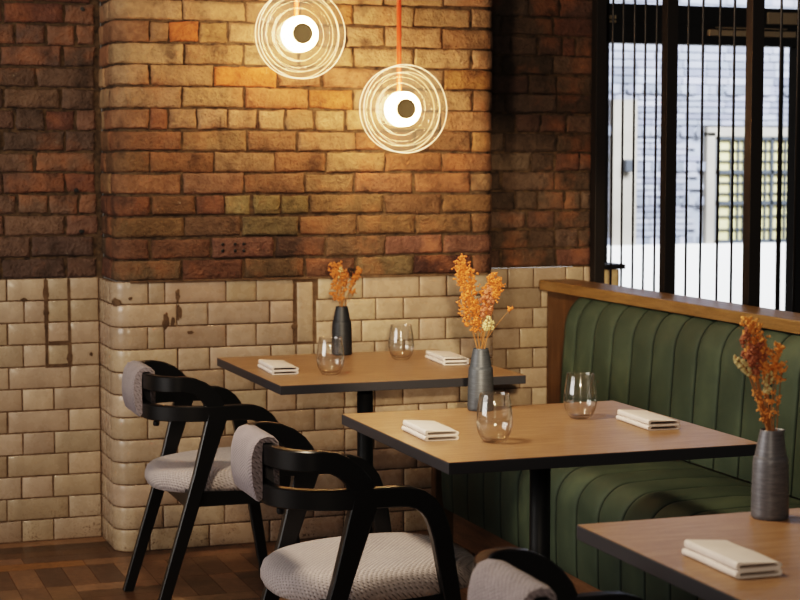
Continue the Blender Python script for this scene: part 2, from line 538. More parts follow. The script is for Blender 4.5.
zb = lambda k: ZT + CB * k
zt = lambda k: ZT - CT * (k + 1)
NB = 24
def pal_pier(k, s):  # lower courses redder and dirtier, also darkened to paint in the lamps' falloff
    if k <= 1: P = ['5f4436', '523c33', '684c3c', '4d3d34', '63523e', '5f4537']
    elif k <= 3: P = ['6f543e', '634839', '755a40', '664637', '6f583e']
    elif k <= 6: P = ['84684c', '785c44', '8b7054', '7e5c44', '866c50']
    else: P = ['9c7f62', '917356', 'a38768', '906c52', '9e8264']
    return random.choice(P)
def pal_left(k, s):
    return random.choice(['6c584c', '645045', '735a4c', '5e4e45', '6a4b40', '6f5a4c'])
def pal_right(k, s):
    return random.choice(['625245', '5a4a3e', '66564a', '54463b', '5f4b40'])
def pal_tile(k, s):
    return random.choice(['a8947f', 'a38f7a', 'ad9985', '9e8a76', 'a6927d', 'ab9782'])

def blob(mb, path, s, z, rs, rz, mi, d=.0016, n=18):
    sd = random.uniform(0, 90); vs = []; x, y, nx, ny = path(s); vs.append((x + nx * (d + .001), y + ny * (d + .001), z))
    for i in range(n):
        a = 2 * PI * i / n; k = 1 + .55 * noise.noise(Vector((math.cos(a) * 1.6, math.sin(a) * 1.6, sd)))
        x, y, nx, ny = path(s + rs * k * math.cos(a)); vs.append((x + nx * d, y + ny * d, z + rz * k * math.sin(a)))
    mb.add(vs, [(0, 1 + i, 1 + (i + 1) % n) for i in range(n)], mi=mi, smooth=True)

WM = [M['brick'], M['mortar'], M['tile'], M['grout'], M['steel']]
# pier
w = MB()
ov = {}
for k, i, c in ((11, 3, 'a5663c'), (9, 3, 'b06e40'), (8, 3, '9d7450'), (8, 4, 'a8744a'), (3, 4, '75684c'), (3, 5, '726546'), (3, 6, '746548'), (2, 3, '6c5f46'), (2, 2, '64503f'), (1, 3, '6c5044'),
                (0, 6, '46302a'), (0, 5, '6c5d45'), (1, 5, '66503f'), (1, 6, '694c3f'), (1, 7, '694c3f'), (4, 2, '765a46'), (11, 4, '9a7a56'), (12, 4, 'a67c50'), (9, 7, 'a27a50'), (6, 7, '8f6c48'), (7, 2, '7f5a42'), (5, 2, '805e42')):
    ov[(k, i)] = c
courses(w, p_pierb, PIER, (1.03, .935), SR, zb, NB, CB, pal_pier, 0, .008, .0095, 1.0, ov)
bed(w, p_pierb, SL, SR, ZT, TOP, -.009, 1)
tov = {(k, i): None for k in (0, 1, 2) for i in ()}
# the tall tile set on end, in a wide mortar bed
for k in (0, 1, 2):
    js = [SL, (1.04, .94)[k % 2]] + TPIER[k] + [SR]
    for i in range(len(js) - 1):
        if abs((js[i] + js[i + 1]) / 2 - 1.826) < .03: tov[(k, i)] = None
courses(w, p_pier, TPIER, (1.04, .94), SR, zt, 12, CT, pal_tile, 2, .003, .0050, .16, tov, step=.03, nz=3)
unit(w, p_pier, 1.797, 1.858, ZT - 3 * CT + .008, ZT - .016, jc('a6927d', .02), 2, .004, rough=.18)
bed(w, p_pier, SL, SR, 0, ZT, -.003, 3)
w.box(1.17, 2.56, 6.284, 6.30, ZT - .004, ZT + .004, mi=3)
for s, z, a, b in ((1.345, .935, .010, .022), (1.348, .872, .009, .03), (1.298, .845, .014, .03), (1.325, .84, .008, .02), (1.115, .915, .022, .016), (1.17, .93, .008, .006), (1.24, .552, .018, .02), (1.25, .535, .022, .008), (1.39, .80, .012, .006), (1.785, .81, .012, .01)):
    blob(w, p_pier, s, z, a, b, 3)
for X in (1.513, 1.56, 1.593):     # the six vent holes of the perforated brick
    for z in (1.1205, 1.0965):
        w.lathe([(0, .0062), (.0058, .0062), (.0062, .005), (.0062, -.01)], n=14, cx=X, cy=YP, cz=z, axis='y', mi=4)
pier = struct(w.build('wall_pier', WM, colattr=True, fixn=False))

# recessed wall to the left and to the right of the pier
w = MB()
ovl = {(7, 0): None}
ovl = {}
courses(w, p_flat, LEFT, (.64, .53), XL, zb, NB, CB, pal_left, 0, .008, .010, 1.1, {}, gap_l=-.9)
bed(w, p_flat, -3, XL + .02, ZT, TOP, -.009, 1, .5)
courses(w, p_flat, TLEFT, (.66, .575), XL, zt, 12, CT, pal_tile, 2, .003, .0052, .16, {}, gap_l=-.9, step=.05, nz=2)
bed(w, p_flat, -3, XL + .02, 0, ZT, -.003, 3, .5)
for x0, x1, z0, z1 in ((.903, .918, .80, .985), (.905, .916, .655, .80), (.990, 1.001, .74, .985), (.991, 1.003, .655, .74), (.918, .990, .738, .754), (.918, .990, .655, .668)):
    w.box(x0, x1, 6.5882, 6.60, z0, z1, mi=3)                # earlier repairs pointed in wide mortar
for s, z, a, b in ((.911, .94, .012, .03), (.911, .86, .010, .02), (.995, .69, .010, .02), (.83, .912, .012, .006), (1.075, .70, .006, .008)):
    blob(w, p_flat, s, z, a, b, 3)
for s, z in ((1.06, 1.985), (.735, 1.985), (1.045, 1.163), (1.028, 1.315)):
    blob(w, p_flat, s, z, .009, .008, 4, d=.006)
struct(w.build('wall_left', WM, colattr=True, fixn=False))
w = MB()
def cr(rows, z_of, n, h, pal, mi, rnd, joint, rough, top=None, **k):
    for q in range(n):
        r = rows[q] if q < len(rows) else generic(q, 2.62, 3.1)
        js = [XR + .004] + r + [3.15]
        for i in range(len(js) - 1):
            if js[i + 1] - js[i] < .03: continue
            c = pal(q, 0)
            if (q, round(js[i], 2)) in ((11, 3.01), (5, 2.98), (0, 2.99), (12, 2.97)): c = '664b40'
            unit(w, p_flat, js[i] + joint / 2, js[i + 1] - joint / 2, z_of(q) + joint * .45, z_of(q) + h - joint * .45, jc(c), mi, rnd, rough=rough, **k)
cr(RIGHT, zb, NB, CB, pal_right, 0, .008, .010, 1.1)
cr(TRIGHT, zt, 12, CT, pal_tile, 2, .003, .0050, .16, step=.05, nz=2)
bed(w, p_flat, XR, 3.15, ZT, TOP, -.009, 1, .2); bed(w, p_flat, XR, 3.15, 0, ZT, -.003, 3, .2)
w.box(3.15, 3.265, 6.57, 6.72, 0, .975, mi=2, col=lin('c2ab86'))       # low return under the shopfront
w.box(3.12, 3.15, 6.60, 6.72, 0, TOP, mi=1)
struct(w.build('wall_right', WM, colattr=True, fixn=False))
w = MB(); w.box(3.15, 3.285, 6.55, 6.70, .978, .998, .003); struct(w.build('trim_1', M['frame']))

# floor
w = MB()
FP = ['624a38', '70553f', '544133', '785c46', '664d39', '80644b', '5a4332']
def plank(x0, x1, y0, y1, c):
    g = .0008
    w.add([(x0 + g, y0 + g, 0), (x1 - g, y0 + g, 0), (x1 - g, y1 - g, 0), (x0 + g, y1 - g, 0)], [(0, 1, 2, 3)], mi=0, col=jc(c, .08))
PW, PL = .0925, .2775
x = -3.0
for j in range(5):                                       # boards along the wall
    y0 = 6.1375 + j * PW; xx = -3 + random.uniform(-.4, 0)
    while xx < 4.6:
        ln = random.uniform(.5, .9)
        plank(xx, xx + ln, y0, y0 + PW, '8a6038' if (j == 0 and .55 < xx + ln and xx < .95) else random.choice(FP)); xx += ln
xx = -3.0
while xx < 4.6:                                          # soldier course
    plank(xx, xx + PW, 5.86, 6.1375, random.choice(FP)); xx += PW
nx, ny = int(7.6 / PL), int(7.4 / PL)
for i in range(nx + 1):
    for j in range(ny + 1):
        x0, y1 = -3.0 + i * PL, 5.86 - j * PL
        for q in range(3):
            if (i + j) % 2: plank(x0 + q * PW, x0 + (q + 1) * PW, y1 - PL, y1, random.choice(FP))
            else: plank(x0, x0 + PL, y1 - (q + 1) * PW, y1 - q * PW, random.choice(FP))
w.add([(-3.2, -1.8, -.001), (6.5, -1.8, -.001), (6.5, 6.75, -.001), (-3.2, 6.75, -.001)], [(0, 1, 2, 3)], mi=1)
struct(w.build('floor', [M['floor'], M['grout']], colattr=True))
w = MB(); w.box(-3.2, 6.5, 2.2, 6.8, TOP, TOP + .1); struct(w.build('ceiling', M['ceiling']))

# ------------------------------------------------------------------ shopfront behind the screen
win = bpy.data.objects.new('window_1', None); COL.objects.link(win); struct(win); win.location = (3.285, 6.75, 0)
def loc(o, par):                                        # keep world placement under a moved parent
    o.location = -Vector(par.location); return o
w = MB(); w.box(3.15, 6.0, 6.72, 6.79, 1.92, 2.084, .004); w.box(3.285, 6.0, 6.712, 6.72, 2.0, 2.004)
w.box(3.255, 3.285, 6.72, 6.79, 0, TOP, .003); w.box(4.192, 4.42, 6.71, 6.79, 0, 1.92, .004); w.box(4.118, 4.136, 6.735, 6.751, 0, 1.92, .003)
w.box(3.285, 6.0, 6.72, 6.79, 0, .12, .004); w.box(5.9, 6.0, 6.72, 6.79, 0, TOP, .004); w.box(3.285, 6, 6.72, 6.79, 2.75, TOP)
loc(w.build('window_frame', M['frame'], win), win)
for zz0, zz1 in ((.12, 1.92), (2.084, 2.75)):
    w = MB(); w.box(3.285, 4.192, 6.753, 6.757, zz0, zz1); loc(w.build('pane', M['pane'], win), win)
w = MB(); w.box(3.747, 4.172, 6.70, 6.722, 1.958, 1.984, .003); w.box(3.78, 4.12, 6.69, 6.71, 1.990, 1.995); loc(w.build('door_closer', M['closer'], win), win)
w = MB(); w.box(4.035, 4.216, 6.705, 6.722, 2.014, 2.066, .004); loc(w.build('head_panel', M['closer'], win), win)
w = MB(); w.box(3.283, 3.305, 6.70, 6.722, 2.017, 2.033); w.box(3.283, 3.305, 6.70, 6.722, 2.002, 2.012); loc(w.build('latch_plate', M['closer'], win), win)

# ------------------------------------------------------------------ street side
bl = thing('street_building', 'pale grey brick building across the street with a gridded yellowish window', 'building', (7.2, 13, 0))
w = MB(); random.seed(3)
w.add([(5.2, 13.03, -.3), (10.5, 13.03, -.3), (10.5, 13.03, 5), (5.2, 13.03, 5)], [(0, 1, 2, 3)], col=lin('8b8f9a'))
bands = [(1.93, 2.012, 9), (1.617, 1.708, 7.25), (1.328, 1.41, 7.25), (1.02, 1.096, 7.25), (.73, .796, 7.25)]
z = .73
EP = ['868893', '7b7e8a', '90919b', '747784', '888a95', '80828e']
def inwin(x0, x1, z0): return x1 > 7.25 and z0 < 1.66 and z0 > .7
while z < 5:
    bd = next((b for b in bands if b[0] - .01 <= z < b[1] - .03), None)
    hgt = (bd[1] - bd[0]) if bd else (.0512 if z < 2.02 else .066)
    x = 5.2 + random.uniform(-.2, 0)
    while x < 10.4:
        ln = .07 if bd else .215
        if not inwin(x, x + ln, z):
            d = 13.0 - (0 if not bd else random.choice((0, .03)))
            c = jc(random.choice(EP), .05) if not (bd and random.random() < .45) else jc('6f737d', .05)
            w.add([(x + .004, d, z + .004), (x + ln - .004, d, z + .004), (x + ln - .004, d, z + hgt - .004), (x + .004, d, z + hgt - .004)], [(0, 1, 2, 3)], col=c)
        x += ln
    z += hgt
loc(w.build('brick_wall', M['ext_brick'], bl, colattr=True, fixn=False), bl)
w = MB(); w.box(5.2, 10.5, 12.9, 13.02, -.3, .73, .01); loc(w.build('rendered_plinth', M['ext_white'], bl), bl)
w = MB(); w.box(6.36, 6.58, 12.93, 13.02, .73, 1.915, .008); loc(w.build('door_pier', M['ext_stone'], bl), bl)
w = MB(); w.box(6.445, 6.51, 12.86, 12.93, 1.33, 1.43, .01); loc(w.build('wall_lamp', M['ext_dark'], bl), bl)
w = MB(); w.box(7.235, 7.315, 12.95, 13.02, .72, 1.66, .006); w.box(7.235, 8.7, 12.95, 13.02, 1.62, 1.70, .006); loc(w.build('window_surround', M['ext_stone'], bl), bl)
w = MB()
w.box(7.315, 8.6, 12.955, 12.985, 1.595, 1.62); w.box(7.315, 7.335, 12.955, 12.985, .735, 1.62); w.box(7.315, 8.6, 12.955, 12.985, .735, .76)
for zz in (1.327, 1.068): w.box(7.315, 8.6, 12.955, 12.985, zz - .016, zz + .016)
for xx in (7.345, 7.60, 7.86, 8.12, 8.38): w.box(xx - .012, xx + .012, 12.955, 12.985, .74, 1.62)
for xx in (7.47, 7.54, 7.73, 7.80, 7.99, 8.05): w.box(xx - .006, xx + .006, 12.96, 12.985, .74, 1.62)
for zz in (.85, .96, 1.15, 1.24, 1.42, 1.51): w.box(7.315, 8.6, 12.965, 12.985, zz - .005, zz + .005)
loc(w.build('window_grid', M['ext_grid'], bl), bl)
w = MB(); w.box(7.32, 8.6, 12.99, 13.02, .74, 1.61); loc(w.build('window_panes', M['ext_pane'], bl), bl)
w = MB(); w.box(3.0, 11, 6.82, 12.9, -.32, -.3); struct(w.build('ground', M['ground']))

# ------------------------------------------------------------------ banquette
random.seed(11)
Y0, Y1 = 1.55, 6.06           # upholstered length
bench = thing('banquette', 'long green channel-tufted leather banquette with oak rail below the screen', 'banquette', (2.55, 4.0, 0))
PITCH, PH = .153, 5.95
def channelled(mb, prof, y0, y1, puff, close):
    """profile (x,z) swept along y, puffed between the stitched seams"""
    P = [Vector((p[0], 0, p[1])) for p in prof]; N = []
    for i in range(len(P)):
        t = (P[min(i + 1, len(P) - 1)] - P[max(i - 1, 0)]).normalized(); N.append(Vector((-t.z, 0, t.x)))
    ys = []
    k0 = math.floor((y0 - PH) / PITCH); k1 = math.ceil((y1 - PH) / PITCH)
    for k in range(k0, k1):
        for t in (0, .02, .06, .14, .25, .38, .5, .62, .75, .86, .94, .98):
            y = PH + (k + t) * PITCH
            if y0 < y < y1: ys.append((y, (1 - abs(2 * t - 1) ** 3.2) ** .5))
    ys = [(y0, .02)] + ys + [(y1 - .012, .46), (y1, -.6)]
    vs = []; fs = []; n = len(P)
    for y, h in ys:
        for i in range(n):
            e = min(i, n - 1 - i); q = min(1, e / 2)
            p = P[i] + N[i] * (puff * (h - .55)) * q
            vs.append((p.x, y, p.z))
    for j in range(len(ys) - 1):
        for i in range(n - 1):
            a = j * n + i; fs.append((a, a + 1, a + 1 + n, a + n))
    cc = []
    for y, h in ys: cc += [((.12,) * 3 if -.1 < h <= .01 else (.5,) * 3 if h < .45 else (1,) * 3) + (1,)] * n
    c0 = len(vs)
    for y in (y0, y1):
        for p in close: vs.append((p[0], y, p[1]))
    m = len(close)
    fs.append(tuple(range(n)) + tuple(c0 + i for i in range(m)))
    b = (len(ys) - 1) * n
    fs.append(tuple(b + i for i in range(n))[::-1] + tuple(c0 + m + i for i in range(m))[::-1])
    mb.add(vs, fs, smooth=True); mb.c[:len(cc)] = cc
def arc(cx, cz, r, a0, a1, n): return [(cx + r * math.cos(math.radians(a0 + (a1 - a0) * i / n)), cz + r * math.sin(math.radians(a0 + (a1 - a0) * i / n))) for i in range(n + 1)]
seat_prof = [(2.292, .135), (2.288, .16), (2.286, .22), (2.285, .28), (2.286, .33)] + arc(2.396, .347, .110, 180, 95, 9) + [(2.45, .459), (2.55, .461), (2.66, .457), (2.73, .45), (2.765, .443)]
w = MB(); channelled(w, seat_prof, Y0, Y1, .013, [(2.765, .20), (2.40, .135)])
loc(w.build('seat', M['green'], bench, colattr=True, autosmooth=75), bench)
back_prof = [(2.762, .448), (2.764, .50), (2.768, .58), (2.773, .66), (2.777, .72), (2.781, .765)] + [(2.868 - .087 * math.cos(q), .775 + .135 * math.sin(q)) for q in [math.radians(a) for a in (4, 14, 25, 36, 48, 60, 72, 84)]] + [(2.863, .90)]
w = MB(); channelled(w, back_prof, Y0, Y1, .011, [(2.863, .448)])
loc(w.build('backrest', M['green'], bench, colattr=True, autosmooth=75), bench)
w = MB(); w.box(2.335, 2.862, Y0, Y1 + .03, 0, .135, .004); loc(w.build('plinth', M['plinth'], bench), bench)
w = MB(); w.box(2.262, 2.862, Y1 + .004, Y1 + .05, 0, .43, .006); loc(w.build('end_panel', M['panel'], bench), bench)
w = MB(); w.box(2.864, 2.965, Y0, 6.40, 0, .912, .004); loc(w.build('back_panel', M['panel'], bench), bench)
w = MB(); w.box(2.832, 2.985, Y0, 6.41, .912, .953, .005); loc(w.build('rail', M['rail'], bench), bench)

# slatted screen on the far side of the rail
sc = thing('slatted_screen', 'dark metal screen of square posts and thin rods behind the banquette rail', 'screen', (3.04, 5.6, 0))
for y in (6.293, 5.707, 5.114):
    w = MB(); w.box(3.02, 3.064, y, y + .044, 0, TOP, .002); loc(w.build('post', M['screen'], sc), sc)
for y in (6.19, 6.10, 6.005, 5.917, 5.827, 5.587, 5.482, 5.364, 5.266, 4.972, 4.87):
    w = MB(); w.tube([(3.04, y, .90), (3.04, y, TOP)], .0046, 8); loc(w.build('rod', M['screen'], sc), sc)
w = MB(); w.box(3.022, 3.06, 4.75, 6.335, .86, .90, .002); loc(w.build('bottom_bar', M['screen'], sc), sc)

# ------------------------------------------------------------------ tables
TH, TS = .028, .806
def make_table(label, loc_, rz=0):
    t = thing('dining_table', label, 'table', loc_, rz, 'square pedestal tables along the banquette')
    h = TS / 2
    w = MB(); w.box(-h + .002, h - .002, -h + .002, h - .002, .7485, .75); w.build('table_top', M['oak'], t)
    w = MB(); w.box(-h, h, -h, h, .75 - TH, .749, .0015); w.build('table_edge', M['black_edge'], t)
    w = MB(); w.tube([(0, 0, .014), (0, 0, .722)], .0265, 28); w.build('pedestal', M['steel'], t)
    w = MB(); w.lathe([(0, .0), (.235, .0), (.235, .008), (.225, .012), (.04, .016), (0, .016)], n=48); w.build('base', M['steel'], t, autosmooth=30)
    return t
t1 = make_table('square oak-topped table nearest the tiled pier, under the two glass pendants', (1.798, 5.485, 0), math.radians(.35))
t2 = dup(t1, (1.799, 4.057, 0), 0, 'middle square oak-topped table with black edge, two glasses and a slate vase')
t3 = dup(t1, (1.785, 2.545, 0), 0, 'nearest square oak-topped table, cut off by the right edge of the photo')

# ------------------------------------------------------------------ armchairs (local x = the way the sitter faces)
HW = .235
def back_curve(xb, rx, ry, x_front, hw=HW, n=14):
    """plan of a bent band: near side forward -> round the back -> far side; returns points and outward normals"""
    pts = [];
    for s in (-1, 1):
        seg = []
        for i in range(n + 1):
            a = i / n * PI / 2
            seg.append((xb + rx - rx * math.cos(a), s * (hw - ry + ry * math.sin(a)), s, a))
        pts.append(seg)
    near = pts[0][::-1]; far = pts[1]
    out = []
    for x, y, s, a in near: out.append((x, y, (-math.cos(a) * ry, s * math.sin(a) * rx)))
    mid = 5
    for i in range(1, mid * 2): out.append((xb, -(hw - ry) + 2 * (hw - ry) * i / mid / 2, (-1, 0)))
    for x, y, s, a in far: out.append((x, y, (-math.cos(a) * ry, s * math.sin(a) * rx)))
    res = []
    for x, y, (nx, ny) in out:
        l = math.hypot(nx, ny); res.append((x, y, nx / l, ny / l))
    return res
def make_chair(label, loc_, rz=0):
    c = thing('armchair', label, 'chair', loc_, rz, 'black open-arm dining chairs with grey pads')
    XB, RX, RY = -.22, .17, .13
    plan = back_curve(XB, RX, RY, 0)
    # lower rail: both arms and the back in one bent member, turning down into the front legs
    arm = [(.00, .652), (.05, .652), (.08, .650), (.105, .642), (.126, .627), (.141, .607), (.151, .582), (.160, .552)]
    P = []; N = []
    for x, z in arm[::-1]: P.append((x, -HW, z)); N.append((0, -1, 0))
    for x, y, nx, ny in plan: P.append((x, y, .652)); N.append((nx, ny, 0))
    for x, z in arm: P.append((x, HW, z)); N.append((0, 1, 0))
    sec = rrect(.030, .047, .003, 1)
    w = MB(); w.sweep(P, N, lambda i: sec); w.build('lower_rail', M['black'], c, autosmooth=30)
    # upper band, its ends dropping onto the arms
    drop = [(-.105, .739), (-.078, .726), (-.056, .708), (-.042, .688), (-.034, .668)]
    hs = [.050, .052, .054, .057, .060]
    P = []; N = []; H = []
    up = back_curve(XB, .085, RY, 0, HW)
    for (x, z), h in list(zip(drop, hs))[::-1]: P.append((x + .0, -HW, z)); N.append((0, -1, 0)); H.append(h)
    for x, y, nx, ny in up:
        P.append((x, y, .745)); N.append((nx, ny, 0)); H.append(.048)
    for (x, z), h in zip(drop, hs): P.append((x, HW, z)); N.append((0, 1, 0)); H.append(h)
    w = MB(); w.sweep(P, N, lambda i: rrect(.028, H[i], .003, 1)); w.build('upper_rail', M['black'], c, autosmooth=30)
    # legs
    for s in (-1, 1):
        Pp = [(.160, s * HW, .553), (.174, s * HW, .47), (.190, s * HW, .38), (.249, s * (HW + .004), 0)]
        ws = [.0468, .044, .041, .032]
        w = MB(); w.sweep(Pp, [(0, s, 0)] * 4, lambda i: rrect(.030 - .002 * i, ws[i], .003, 1)); w.build('leg', M['black'], c, autosmooth=30)
        Pp = [(-.030, s * HW, .640), (-.083, s * HW, .46), (-.225, s * (HW + .004), 0)]
        ws = [.062, .045, .033]
        w = MB(); w.sweep(Pp, [(0, s, 0)] * 3, lambda i: rrect(.030 - .002 * i, ws[i] , .003, 1)); w.build('leg', M['black'], c, autosmooth=30)
    # seat frame
    w = MB()
    for s in (-1, 1): w.add(*prism([(-.108, .36), (.178, .36), (.168, .405), (-.095, .405)], s * (HW - .034), s * (HW - .012)))
    w.box(-.118, -.096, -HW + .03, HW - .03, .352, .41, .003); w.box(.160, .180, -HW + .03, HW - .03, .36, .405, .003)
    w.build('seat_frame', M['black'], c)
    # upholstered seat
    w = MB(); n = 56; rings = [(.90, .398), (.97, .404), (1.0, .42), (1.0, .436), (.975, .455), (.92, .466), (.80, .4735), (.6, .477), (.35, .478), (0.0, .478)]
    vs = []; fs = []
    for r, z in rings:
        for i in range(n):
            a = 2 * PI * i / n; ca, sa = math.cos(a), math.sin(a); e = 2 / 2.9
            x = math.copysign(abs(ca) ** e, ca); y = math.copysign(abs(sa) ** e, sa)
            hw = .232 - .045 * max(0, -x) ** 1.5 - .02 * max(0, x) ** 2
            dish = -.010 * max(0, 1 - r * 1.15) + .008 * x * r
            vs.append((.060 + x * r * .262, y * r * hw, z + dish - .012 * max(0, x * r - .6) * 2))
    for j in range(len(rings) - 1):
        for i in range(n):
            a, b = j * n + i, j * n + (i + 1) % n; fs.append((a, b, b + n, a + n))
    fs.append(tuple(range(n))[::-1])
    w.add(vs, fs, smooth=True); w.build('seat', M['seat_fabric'], c)
    # saddle-shaped back pad hugging both bands
    w = MB(); outline = []
    def pad_sec(k):
        o = [(-.020, .648), (-.016, .70), (-.018, .764), (-.014, .771), (.0, .772), (.013, .771), (.015, .74), (.015, .67), (.017, .640), (.026, .633), (.035, .642), (.042, .67), (.045, .705), (.044, .738), (.036, .765), (.022, .781), (.002, .786), (-.018, .783), (-.030, .770), (-.034, .74), (-.032, .70), (-.030, .66)]
        cx, cz = .012, .715
        return [(cx + (a - cx) * k, cz + (b - cz) * (.9 + .1 * k)) for a, b in o]
    ppl = [q for q in back_curve(XB, RX, RY, 0, HW, 14)]
    Lm = [q for q in ppl if abs(q[1]) < .112]
    dense = []
    for i in range(len(Lm) - 1):
        for t in (0, .5): dense.append(tuple(Lm[i][k] + (Lm[i + 1][k] - Lm[i][k]) * t for k in range(4)))
    dense.append(Lm[-1])
    vs = []; fs = []; m = len(pad_sec(1))
    for i, (x, y, nx, ny) in enumerate(dense):
        e = min(i, len(dense) - 1 - i); k = (.86, .95, .985, 1)[min(3, e)]
        for q, (a, z) in enumerate(pad_sec(k)):
            wob = .003 * noise.noise(Vector((x * 20, y * 20, z * 20)))
            vs.append((x + nx * (a + wob), y + ny * (a + wob), z + wob))
    for i in range(len(dense) - 1):
        for q in range(m):
            a, b = i * m + q, i * m + (q + 1) % m; fs.append((a, b, b + m, a + m))
    fs.append(tuple(range(m))[::-1]); fs.append(tuple((len(dense) - 1) * m + q for q in range(m)))
    w.add(vs, fs, smooth=True); w.build('back_pad', M['pad_fabric'], c, autosmooth=70)
    for s in (-1, 1):
        w = MB(); w.lathe([(0, -.016), (.008, -.016), (.010, -.012), (.010, -.003), (.006, 0), (.006, .012)], n=16, cx=XB + .028, cy=s * .105, cz=.618)
        w.build('knob', M['steel'], c, autosmooth=40)
    return c
def prism(poly, y0, y1):
    n = len(poly)
    vs = [(x, y0, z) for x, z in poly] + [(x, y1, z) for x, z in poly]
    fs = [tuple(range(n)), tuple(range(n, 2 * n))[::-1]] + [(i, (i + 1) % n, n + (i + 1) % n, n + i) for i in range(n)]
    return vs, fs
c1 = make_chair('black open-arm chair with grey seat at the far table by the tiled pier', (1.27, 5.485, 0))
c2 = dup(c1, (1.272, 4.035, 0), 0, 'black open-arm chair with speckled grey seat tucked to the middle table')
c3 = dup(c1, (1.285, 2.495, 0), 0, 'black open-arm chair at the nearest table, only its back pad and rails showing')

# ------------------------------------------------------------------ things on the tables
TZ = .75
def make_vase(m, label, x, y, lip=False):
    v = thing('vase', label, 'vase', (x, y, TZ))
    w = MB()
    prof = [(0, .0), (.033, .0), (.0355, .003), (.0358, .008), (.0352, .06), (.0335, .108), (.0322, .117), (.0300, .1195), (.0296, .121), (.0262, .142), (.0215, .164), (.0212, .168), (.0198, .1695), (.0185, .168), (.0185, .162), (.024, .140), (.027, .118), (.029, .10), (.030, .05), (.029, .012), (.0, .010)]
    w.lathe(prof, n=48)
    if lip:
        for i, p in enumerate(w.v):
            if p[2] > .160:
                a = math.atan2(p[1], p[0]) + math.radians(19.3)
                k = max(0, math.cos(a)) ** 14
                r = 1 + .30 * k * (p[2] - .160) / .009
                w.v[i] = (p[0] * r, p[1] * r, p[2])
    w.build('vase_body', m, v, autosmooth=50); return v
make_vase(M['vase_dark'], 'charcoal bottle vase at the back edge of the far table', 1.828, 5.835)
make_vase(M['vase_slate'], 'slate grey bottle vase on the middle table holding tall orange dried flowers', 1.775, 4.405)
make_vase(M['vase_iron'], 'mottled iron-grey vase with a small pouring lip on the nearest table', 1.757, 2.885, True)

def glass(label, x, y):
    g = thing('stemless_glass', label, 'glass', (x, y, TZ), group='stemless wine glasses')
    prof = [(0, .0004), (.020, .0), (.0245, .0015), (.031, .009), (.0375, .022), (.0412, .038), (.0415, .048), (.040, .065), (.0365, .090), (.0332, .1085), (.0328, .1093), (.0322, .1085),
            (.0354, .090), (.0389, .065), (.0404, .048), (.0401, .038), (.0364, .0235), (.030, .0125), (.022, .0075), (0, .0065)]
    w = MB(); w.lathe(prof, n=56); w.v = [(a * 1.08, b * 1.08, c * 1.09) for a, b, c in w.v]; w.build('bowl', M['glass'], g); return g
def copy_glass(src, label, x, y): return dup(src, (x, y, TZ), random.uniform(0, 3), label)
g0 = glass('stemless glass beside the slate vase on the middle table', 1.604, 3.89)
copy_glass(g0, 'stemless glass near the banquette side of the middle table', 1.968, 4.18)
copy_glass(g0, 'stemless glass in front of the charcoal vase on the far table', 1.622, 5.30)
copy_glass(g0, 'stemless glass at the back of the far table, between the vase and a napkin', 1.974, 5.625)

def napkin(label, x, y, rz=0, L=.195, W=.095):
    o = thing('folded_napkin', label, 'napkin', (x, y, TZ + .0005), rz, 'folded pale linen napkins')
    w = MB(); ny = 10
    for lay in (0, 1):
        hh = .0118
        outer = rrect(W, hh, hh / 2 - .0004, 5)
        vs = []; fs = []; n = len(outer)
        for j in range(ny + 1):
            t = j / ny; yy = (t - .5) * (L - .004 * lay)
            bul = 1 + .10 * math.sin(t * PI)
            for px, pz in outer:
                xx = px + (.0025 * lay) + .0018 * noise.noise(Vector((yy * 18, lay * 7, px * 20)))
                zz = hh / 2 + lay * (hh + .0004) + pz * bul
                zz += .0022 * noise.noise(Vector((px * 22, yy * 16, 5 + lay * 3))) * (1 if pz > 0 else 0) * (lay)
                zz += (.0045 * (-px / W)) * (1 if pz > 0 and lay else 0) - (.0025 * max(0, px / W + .1)) * (1 if pz > 0 else .4) * lay
                vs.append((xx, yy, max(0, zz)))
        for j in range(ny):
            for i in range(n):
                a, b = j * n + i, j * n + (i + 1) % n; fs.append((a, b, b + n, a + n))
        # front and back ends: rolled rim around a dark slot
        inner = [(p[0] * .90 + (.004 if p[0] < 0 else -.001), hh / 2 + lay * (hh + .0004) + p[1] * .52) for p in outer]
        for j, y_in in ((0, .05), (ny, -.05)):
            b0 = len(vs); yy = ((j / ny) - .5) * (L - .004 * lay)
            for q in inner: vs.append((q[0], yy, q[1]))
            for q in inner: vs.append((q[0], yy + y_in, q[1]))
            for i in range(n):
                a, b = j * n + i, j * n + (i + 1) % n
                fs.append((a, b, b0 + (i + 1) % n, b0 + i)); fs.append((b0 + i, b0 + (i + 1) % n, b0 + n + (i + 1) % n, b0 + n + i))
            fs.append(tuple(b0 + n + i for i in range(n)))
        w.add(vs, fs, smooth=True)
    w.build('cloth', M['linen'], o, autosmooth=50); return o
napkin('folded pale napkin on the left side of the far table', 1.49, 5.45, math.radians(-3), L=.215, W=.088)
napkin('folded pale napkin on the banquette side of the far table', 2.10, 5.52, math.radians(-5), L=.225, W=.092)
napkin('folded pale napkin on the left side of the middle table', 1.493, 4.04, math.radians(-2), L=.185, W=.088)
napkin('folded pale napkin on the banquette side of the middle table', 2.083, 4.02, math.radians(-3), L=.20, W=.088)
napkin('folded pale napkin on the nearest table', 1.487, 2.562, math.radians(-1), L=.185, W=.086)

